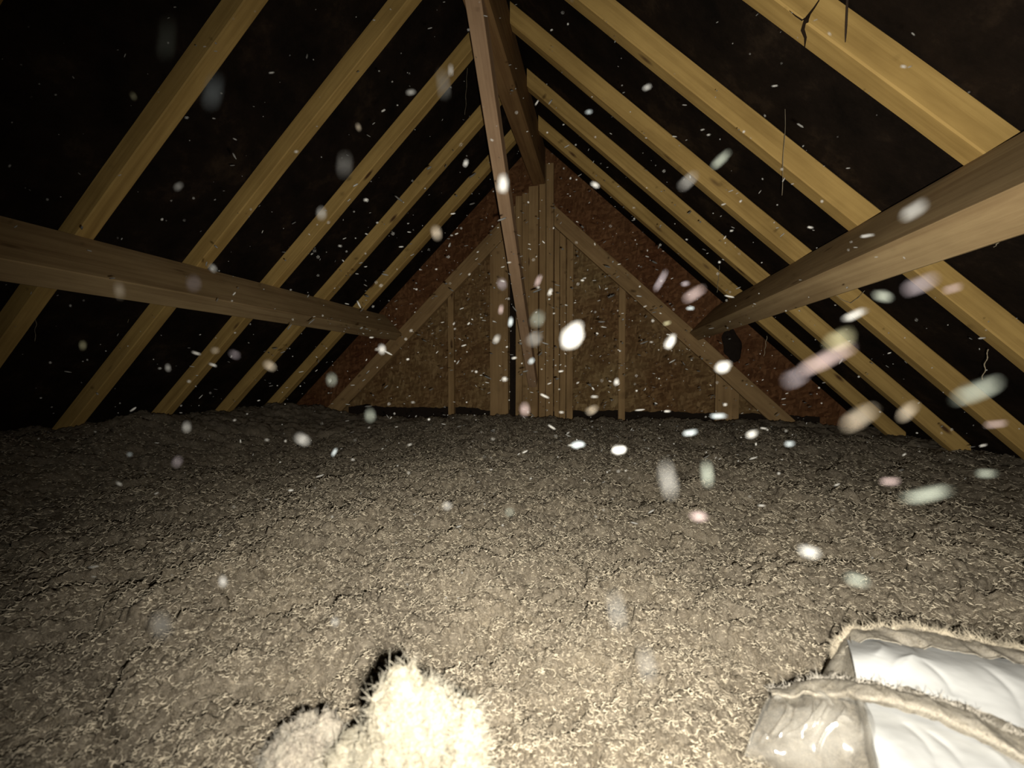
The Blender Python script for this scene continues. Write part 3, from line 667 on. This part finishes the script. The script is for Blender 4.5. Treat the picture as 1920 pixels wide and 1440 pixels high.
# clear film hanging from the hem to the wool
patch('clear_film', [
    [(1446, 1300, -0.284), (1490, 1302, -0.276), (1540, 1303, -0.268), (1590, 1310, -0.262), (1632, 1322, -0.258)],
    [(1428, 1335, -0.284), (1480, 1335, -0.275), (1535, 1338, -0.268), (1592, 1342, -0.262), (1642, 1352, -0.258)],
    [(1412, 1372, -0.289), (1470, 1380, -0.281), (1530, 1385, -0.276), (1596, 1388, -0.268), (1650, 1395, -0.262)],
    [(1402, 1402, -0.295), (1465, 1422, -0.290), (1530, 1432, -0.290), (1600, 1436, -0.280), (1655, 1440, -0.268)],
    [(1396, 1420, -0.305), (1465, 1450, -0.306), (1530, 1470, -0.306), (1600, 1490, -0.298), (1660, 1490, -0.280)]],
    M_FILM, pack, 240, 200, 0.003, 26, 0.0008, 61, 0.0003,
    creases=[((1476, 1316, -.276), (1446, 1388, -.288), .0011, .0030), ((1490, 1338, -.275), (1458, 1392, -.286), .0009, .0024), ((1516, 1300, -.271), (1560, 1332, -.268), .0010, .0028),
             ((1545, 1328, -.270), (1475, 1384, -.282), .0012, .0034), ((1552, 1340, -.269), (1486, 1388, -.281), .0008, .0022), ((1506, 1306, -.274), (1522, 1360, -.273), .0009, .0026), ((1580, 1318, -.262), (1578, 1345, -.264), .0008, .0022),
             ((1505, 1380, -.278), (1545, 1368, -.274), .0009, .0022), ((1568, 1372, -.272), (1596, 1364, -.268), .0010, .0026), ((1425, 1405, -.294), (1442, 1397, -.290), .0010, .0026), ((1530, 1400, -.279), (1580, 1378, -.272), .0008, .0020),
             ((1590, 1316, -.261), (1614, 1376, -.264), .0010, .0032), ((1600, 1330, -.261), (1628, 1384, -.263), .0009, .0026), ((1560, 1304, -.267), (1606, 1330, -.262), .0009, .0026), ((1450, 1312, -.280), (1466, 1306, -.278), .0012, .0026)])
# wool packed inside, seen through the film
patch('wool_filling', [
    [(1450, 1306, -0.297), (1490, 1308, -0.290), (1540, 1309, -0.282), (1590, 1316, -0.276), (1640, 1328, -0.272)],
    [(1434, 1338, -0.299), (1480, 1340, -0.290), (1535, 1344, -0.284), (1592, 1348, -0.277), (1646, 1356, -0.273)],
    [(1418, 1374, -0.305), (1470, 1384, -0.297), (1530, 1390, -0.292), (1596, 1394, -0.284), (1654, 1400, -0.277)],
    [(1406, 1404, -0.318), (1465, 1426, -0.312), (1530, 1438, -0.305), (1600, 1442, -0.295), (1660, 1448, -0.283)],
    [(1400, 1424, -0.328), (1465, 1456, -0.325), (1530, 1476, -0.320), (1600, 1494, -0.311), (1664, 1496, -0.294)]],
    M_WOOL, pack, 90, 70, 0.002, 60, 0.0012, 81, 0.0030)
# inner clear edge fold beside the lower white panel
patch('film_fold', [
    [(1600, 1312, -0.258), (1615, 1350, -0.258), (1624, 1395, -0.262), (1634, 1440, -0.266), (1644, 1490, -0.272)],
    [(1610, 1312, -0.249), (1627, 1350, -0.249), (1636, 1395, -0.252), (1646, 1440, -0.256), (1656, 1490, -0.262)],
    [(1622, 1316, -0.256), (1638, 1352, -0.254), (1648, 1396, -0.257), (1658, 1440, -0.262), (1668, 1490, -0.270)]],
    M_FILM, pack, 70, 24, 0.002, 60, 0.0010, 71, 0.0003)
def rim_fibres(G, row, n, flen, name, m):
    k = rng.integers(0, G.shape[1], n); B = G[row, k]+np.array([0, 0, CAM_Z]); B = B+rng.normal(size=(n, 3))*0.0012
    d = rng.normal(size=(n, 3))*0.8+np.array([0, .5, .6]); d /= np.linalg.norm(d, axis=1, keepdims=True); L = flen*rng.uniform(.3, 1.3, n)
    s = np.linspace(0, 1, 4); bend = rng.normal(size=(n, 3))*.5
    paths = B[:, None]+L[:, None, None]*(s[None, :, None]*d[:, None]+(s**2)[None, :, None]*bend[:, None])
    Vt, Ft = tubes(paths, rng.uniform(.00012, .0003, n)[:, None]*np.array([1, 1, .7, .3])[None])
    f = mesh_obj(name, Vt, Ft, m, pack, True); f.matrix_parent_inverse = Matrix.Translation(pack.location).inverted(); tag(f, None, None, None, 'stuff')
rim_fibres(rim, 24, 2600, 0.006, 'rim_fuzz', M_FIBRE)
rim_fibres(hem, 6, 900, 0.0035, 'hem_fuzz', M_FIBREG)

# ------------------------------------------------------------------ flecks of fluff drifting in the air
def fleck_mesh(seed):
    r = random.Random(seed); bm = bmesh.new(); bmesh.ops.create_icosphere(bm, subdivisions=2, radius=0.5)
    for v in bm.verts:
        k = 1+r.uniform(-.22, .22); v.co = v.co*k
    me = bpy.data.meshes.new('fluff_fleck'); bm.to_mesh(me); bm.free(); return me
APERT = 2.6e-3; FOCUS = 1.15
def place_fleck(px, py, w_, h_, ang, bright):
    """Depth and true size of a fleck from how large and how faint it looks."""
    big, small = max(w_, h_), min(w_, h_)
    solid = 0.35+0.55*min(1, bright)           # sharper when brighter
    B = max(2.5, small*(1.10-0.55*min(1, bright)))
    d = 1/(B/(FPX*APERT)+1/FOCUS); d = max(0.055, min(d, 0.75))
    B = FPX*APERT*(1/d-1/FOCUS)
    s_small = max(math.sqrt(max(0.04, bright*0.8))*B*0.8 if B > small*.7 else small*0.8, 1.5)
    s_small = min(s_small, small*0.9)
    s_big = max(s_small, big-0.55*B)
    return d, s_big*d/FPX, s_small*d/FPX
FL = [  # px, py, long, short, tilt (deg, picture), brightness, colour, label
 (1074, 629, 56, 36, 65, 1.0, 'white', 'brightest large white fluff fleck in front of the gable studs'),
 (942, 345, 38, 22, 85, .80, 'white', 'bright white fleck over the upper half of the diagonal brace'),
 (818, 437, 30, 22, 100, .5, 'tan', 'round pale fleck between the last left rafter and the gable'),
 (603, 400, 24, 20, 90, .35, 'white', 'small pale fleck on the fourth rafter of the left slope'),
 (957, 604, 20, 12, 80, .7, 'blue', 'small bluish white fleck beside the brace above the gable foot'),
 (931, 636, 20, 13, 60, .5, 'grey', 'grey white fleck on the wide gable plank left of the brace'),
 (1356, 688, 32, 20, 30, .75, 'white', 'bright fleck on the right gable chord above the doubled stud'),
 (1256, 641, 34, 17, 60, .75, 'white', 'bright slanting fleck between the lone right stud and the right chord'),
 (1160, 843, 32, 17, 5, .95, 'white', 'very bright white fleck over the far wool below the lone right stud'),
 (1084, 834, 26, 13, 5, .75, 'blue', 'bluish white fleck left of the very bright one over the far wool'),
 (1293, 811, 30, 15, 10, .65, 'blue', 'pale blue fleck over the far wool left of the doubled stud'),
 (1347, 780, 34, 13, 0, .55, 'blue', 'flat pale blue fleck across the foot of the doubled stud'),
 (1410, 814, 25, 17, 25, .6, 'white', 'white fleck below the foot of the right gable chord'),
 (1480, 832, 21, 14, 5, .55, 'blue', 'small pale blue fleck over the far wool right of the chord foot'),
 (567, 824, 32, 24, 150, .5, 'white', 'cream fleck over the far wool below the last left rafter'),
 (627, 848, 18, 10, 60, .65, 'blue', 'small bright bluish fleck over the far wool right of the cream one'),
 (350, 801, 22, 18, 80, .4, 'white', 'pale round fleck by the foot of the third left rafter'),
 (332, 866, 24, 18, 60, .22, 'lilac', 'faint pinkish fleck over the dim wool at the left'),
 (243, 852, 12, 10, 0, .4, 'blue', 'tiny pale fleck over the dark wool at the left eaves'),
 (418, 1091, 25, 18, 95, .55, 'white', 'round white fleck over the middle of the wool on the left'),
 (302, 1172, 56, 44, 105, .40, 'grey', 'large soft grey fleck over the wool at the lower left'),
 (628, 1166, 20, 17, 90, .35, 'white', 'small pale fleck over the wool above the two torn lumps'),
 (838, 948, 19, 18, 0, .4, 'white', 'small round pale fleck over the wool near the centre'),
 (955, 960, 18, 17, 0, .22, 'green', 'faint greenish fleck right of the round pale one near the centre'),
 (1310, 968, 36, 24, 175, .6, 'pink', 'pink fleck over the wool right of the centre'),
 (1518, 1035, 48, 30, 165, .65, 'white', 'large white fleck over the wool above the insulation pack'),
 (1608, 1088, 52, 28, 165, .33, 'green', 'pale greenish fleck between the large white one and the pack'),
 (1252, 898, 74, 36, 100, .30, 'grey', 'tall grey smudge like fleck over the wool right of the centre'),
 (1325, 890, 52, 26, 95, .28, 'green', 'tall pale fleck just right of the tall grey smudge'),
 (1156, 1145, 88, 48, 98, .13, 'grey', 'very faint tall grey fleck over the wool in the lower middle'),
 (1212, 1245, 80, 44, 100, .13, 'grey', 'very faint tall grey fleck lowest of those over the wool'),
 (1109, 769, 26, 18, 30, .45, 'tan', 'tan fleck at the foot of the gable between two right studs'),
 (1830, 732, 115, 46, 20, .30, 'green', 'large faint pale streak over the lower right rafters'),
 (1552, 672, 110, 34, 25, .36, 'pink', 'long pinkish streak over the last rafter of the right slope'),
 (1572, 636, 64, 42, 22, .34, 'yellow', 'yellowish fleck just above the long pinkish streak'),
 (1603, 590, 52, 20, 22, .60, 'white', 'bright white streak under the right purlin'),
 (1655, 555, 40, 22, 170, .33, 'green', 'greenish white fleck directly under the right purlin'),
 (1724, 533, 76, 34, 22, .34, 'lilac', 'lilac fleck under the right purlin by the second right rafter'),
 (1785, 541, 46, 18, 15, .24, 'pink', 'faint pink streak right of the lilac fleck'),
 (1612, 782, 74, 40, 30, .25, 'tan', 'faint tan fleck over the feet of the right rafters'),
 (1668, 902, 42, 18, 0, .33, 'pink', 'small pinkish streak over the dim wool at the right'),
 (1738, 927, 104, 30, 10, .33, 'green', 'long pale streak over the dim wool at the right'),
 (1850, 888, 44, 18, 0, .22, 'green', 'faint greenish fleck over the dim wool near the right edge'),
 (1490, 708, 56, 36, 25, .17, 'lilac', 'faint lilac fleck left of the long pinkish streak'),
 (1866, 795, 52, 16, 5, .22, 'pink', 'thin pink streak on the rafter foot at the right edge'),
 (1702, 771, 46, 28, 40, .24, 'tan', 'faint tan fleck between the third and fourth right rafter feet'),
 (1712, 394, 64, 30, 32, .38, 'white', 'soft white streak on the upper face of the right purlin'),
 (1626, 442, 28, 8, 8, .60, 'white', 'thin bright sliver on the right purlin left of the soft white streak'),
 (1352, 299, 46, 19, 45, .42, 'green', 'slanting pale fleck on the third rafter of the right slope'),
 (1289, 340, 46, 24, 42, .24, 'grey', 'faint slanting fleck below left of the slanting pale one'),
 (1213, 164, 20, 12, 25, .42, 'white', 'small pale fleck between the second and third right rafters'),
 (1104, 210, 14, 10, 10, .40, 'blue', 'tiny bluish fleck between the third and fourth right rafters'),
 (873, 306, 16, 11, 70, .55, 'white', 'small white fleck just left of the brace near its middle'),
 (770, 173, 19, 12, 10, .42, 'grey', 'small grey fleck between the third and fourth left rafters'),
 (672, 238, 16, 11, 110, .42, 'tan', 'small tan fleck in the dark below the third left rafter'),
 (845, 132, 24, 12, 90, .35, 'white', 'slim pale fleck on the fourth left rafter near the ridge'),
 (831, 158, 62, 26, 95, .14, 'grey', 'faint tall grey fleck under the slim pale one near the ridge'),
 (646, 309, 46, 30, 85, .16, 'grey', 'faint square grey fleck in the dark of the left roof slope'),
 (399, 172, 72, 44, 75, .22, 'blue', 'large faint bluish fleck right of the second left rafter'),
 (312, 74, 84, 38, 85, .10, 'green', 'very faint tall fleck in the dark top left of the roof'),
 (250, 180, 17, 12, 120, .22, 'yellow', 'tiny yellowish fleck left of the second left rafter'),
 (334, 350, 20, 14, 40, .26, 'grey', 'small grey fleck between the second and third left rafters'),
 (399, 503, 20, 15, 130, .45, 'white', 'small white fleck where the third left rafter meets the purlin'),
 (224, 545, 33, 22, 100, .42, 'tan', 'pale oval fleck on the lower face of the left purlin'),
 (363, 531, 30, 28, 90, .22, 'lilac', 'square lilac fleck on the upper face of the left purlin'),
 (399, 684, 17, 7, 160, .60, 'white', 'thin bright sliver on the fourth left rafter under the purlin'),
 (403, 657, 17, 14, 0, .36, 'tan', 'pale round fleck above the thin sliver on the fourth left rafter'),
 (440, 665, 22, 17, 150, .22, 'lilac', 'faint lilac fleck between the fourth and fifth left rafters'),
 (506, 686, 28, 20, 145, .50, 'tan', 'cream fleck on the fifth left rafter under the purlin'),
 (622, 712, 24, 21, 90, .26, 'green', 'round greenish fleck near the foot of the last left rafter'),
 (716, 655, 20, 17, 90, .65, 'white', 'bright square fleck under the gable end of the left purlin'),
 (694, 779, 26, 21, 95, .32, 'green', 'round pale green fleck at the left foot of the gable wall'),
 (155, 648, 17, 14, 90, .26, 'yellow', 'small yellowish fleck in the dark below the left purlin'),
 (315, 690, 16, 11, 100, .32, 'grey', 'small grey fleck beside the third left rafter under the purlin'),
 (1116, 347, 20, 12, 150, .58, 'white', 'small white fleck at the upper edge of the gable on the right'),
 (1008, 598, 30, 27, 60, .28, 'green', 'round greenish fleck on the gable centre post'),
 (1001, 635, 32, 27, 40, .36, 'grey', 'grey angular fleck on the lower end of the brace'),
 (1009, 527, 27, 12, 65, .40, 'pink', 'pink slim fleck on the gable centre post above the green one'),
 (941, 532, 22, 18, 110, .28, 'lilac', 'round lilac fleck left of the brace at mid height'),
 (939, 581, 20, 11, 80, .45, 'pink', 'small pink fleck on the wide plank below the lilac one'),
 (1031, 548, 17, 9, 65, .50, 'white', 'small slanting white fleck right of the gable centre post'),
 (984, 767, 25, 20, 90, .40, 'pink', 'round pinkish fleck at the foot of the brace'),
 (996, 677, 15, 12, 45, .50, 'blue', 'small bluish fleck over the lowest part of the brace'),
 (946, 711, 12, 11, 0, .65, 'white', 'small round white fleck at the foot of the wide gable plank'),
 (1156, 716, 15, 11, 80, .55, 'white', 'small white fleck on the lone right stud'),
 (1250, 606, 17, 10, 15, .45, 'yellow', 'small yellowish fleck on the right gable chord'),
 (1294, 578, 18, 9, 0, .58, 'blue', 'small bright bluish fleck left of the right purlin end'),
 (1302, 551, 46, 22, 32, .26, 'pink', 'pinkish streak above the end of the right purlin'),
 (1238, 527, 46, 14, 60, .24, 'lilac', 'slanting lilac streak on the upper right of the gable wall'),
 (1285, 532, 18, 11, 10, .42, 'lilac', 'small lilac fleck between the slanting and pinkish streaks')]
MESHES = [fleck_mesh(i) for i in range(6)]
def orient(ang, tilt, s_big, s_small):
    a = math.radians(ang); x = math.cos(a)*RT+math.sin(a)*UP; y = -math.sin(a)*RT+math.cos(a)*UP; z = np.cross(x, y)
    return np.stack([x*s_big, y*s_small, z*s_small], 1)
for i, (px, py, lo, sh, ang, br, colr, lab) in enumerate(FL):
    d, sb, ss = place_fleck(px, py, lo, sh, ang, br)
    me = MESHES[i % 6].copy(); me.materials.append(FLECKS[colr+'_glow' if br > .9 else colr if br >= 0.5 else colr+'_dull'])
    o = bpy.data.objects.new('fluff_fleck', me); COL.objects.link(o)
    A = orient(ang, 0, sb, ss); p = ray(px, py)*d; 
    o.matrix_basis = Matrix(((A[0, 0], A[0, 1], A[0, 2], p[0]), (A[1, 0], A[1, 1], A[1, 2], p[1]), (A[2, 0], A[2, 1], A[2, 2], p[2]+CAM_Z), (0, 0, 0, 1)))
    tag(o, lab, 'fluff', 'flecks of fluff drifting in the air')

def dust():
    """Everything finer: a cloud of specks and slivers through the whole roof space."""
    n = 2400
    base = MESHES[0]; D = np.array([v.co[:] for v in base.vertices]); T = np.array([list(p.vertices) for p in base.polygons])
    Vs, Fs = [], []; off = 0
    for i in range(n):
        d = rng.uniform(0.25, 2.3)
        X = rng.uniform(-1.25, 1.25)*d; U = rng.uniform(-0.5, 0.9)*d
        # denser in front of the gable and to the right
        if rng.random() < .5: X = rng.normal(0.10, 0.38)*d; U = rng.normal(0.10, 0.25)*d
        p = FW*d+RT*X+UP*U
        if p[2] < -0.28 or p[2] > H-0.05-abs(p[0]-CX)*.96 or p[1] > 2.6: continue
        tb = np.clip((p-b0)@ub, 0, np.linalg.norm(b1-b0))
        if np.linalg.norm(p-b0-tb*ub-nb*.035) < .09: continue
        if np.hypot(p[0]+1.50, p[2]-.34) < .22 or np.hypot(p[0]-.60, p[2]-.33) < .22: continue
        if abs(p[0]+.43) < .08 and p[2] > 1.2: continue
        px = rng.uniform(1.2, 3.2) if rng.random() < .8 else rng.uniform(3, 6)
        el = rng.uniform(1.0, 5.5) if rng.random() < .65 else 1.2
        s = px*d/FPX*.6
        a = rng.normal(0.15, 0.5); x = math.cos(a)*RT+math.sin(a)*UP+rng.normal()*.4*FW; x /= np.linalg.norm(x); y = np.cross(FW, x); y /= np.linalg.norm(y); z = np.cross(x, y)
        Vs.append(p+np.array([0, 0, CAM_Z])+(D[:, :1]*s*el*x+D[:, 1:2]*s*y+D[:, 2:3]*s*z)); Fs.append(T+off); off += len(D)
    o = mesh_obj('airborne_dust', np.concatenate(Vs), np.concatenate(Fs), FLECKS['dust_glow'], None, True)
    tag(o, 'fine pale dust specks hanging in the attic air', 'dust', None, 'stuff')
dust()
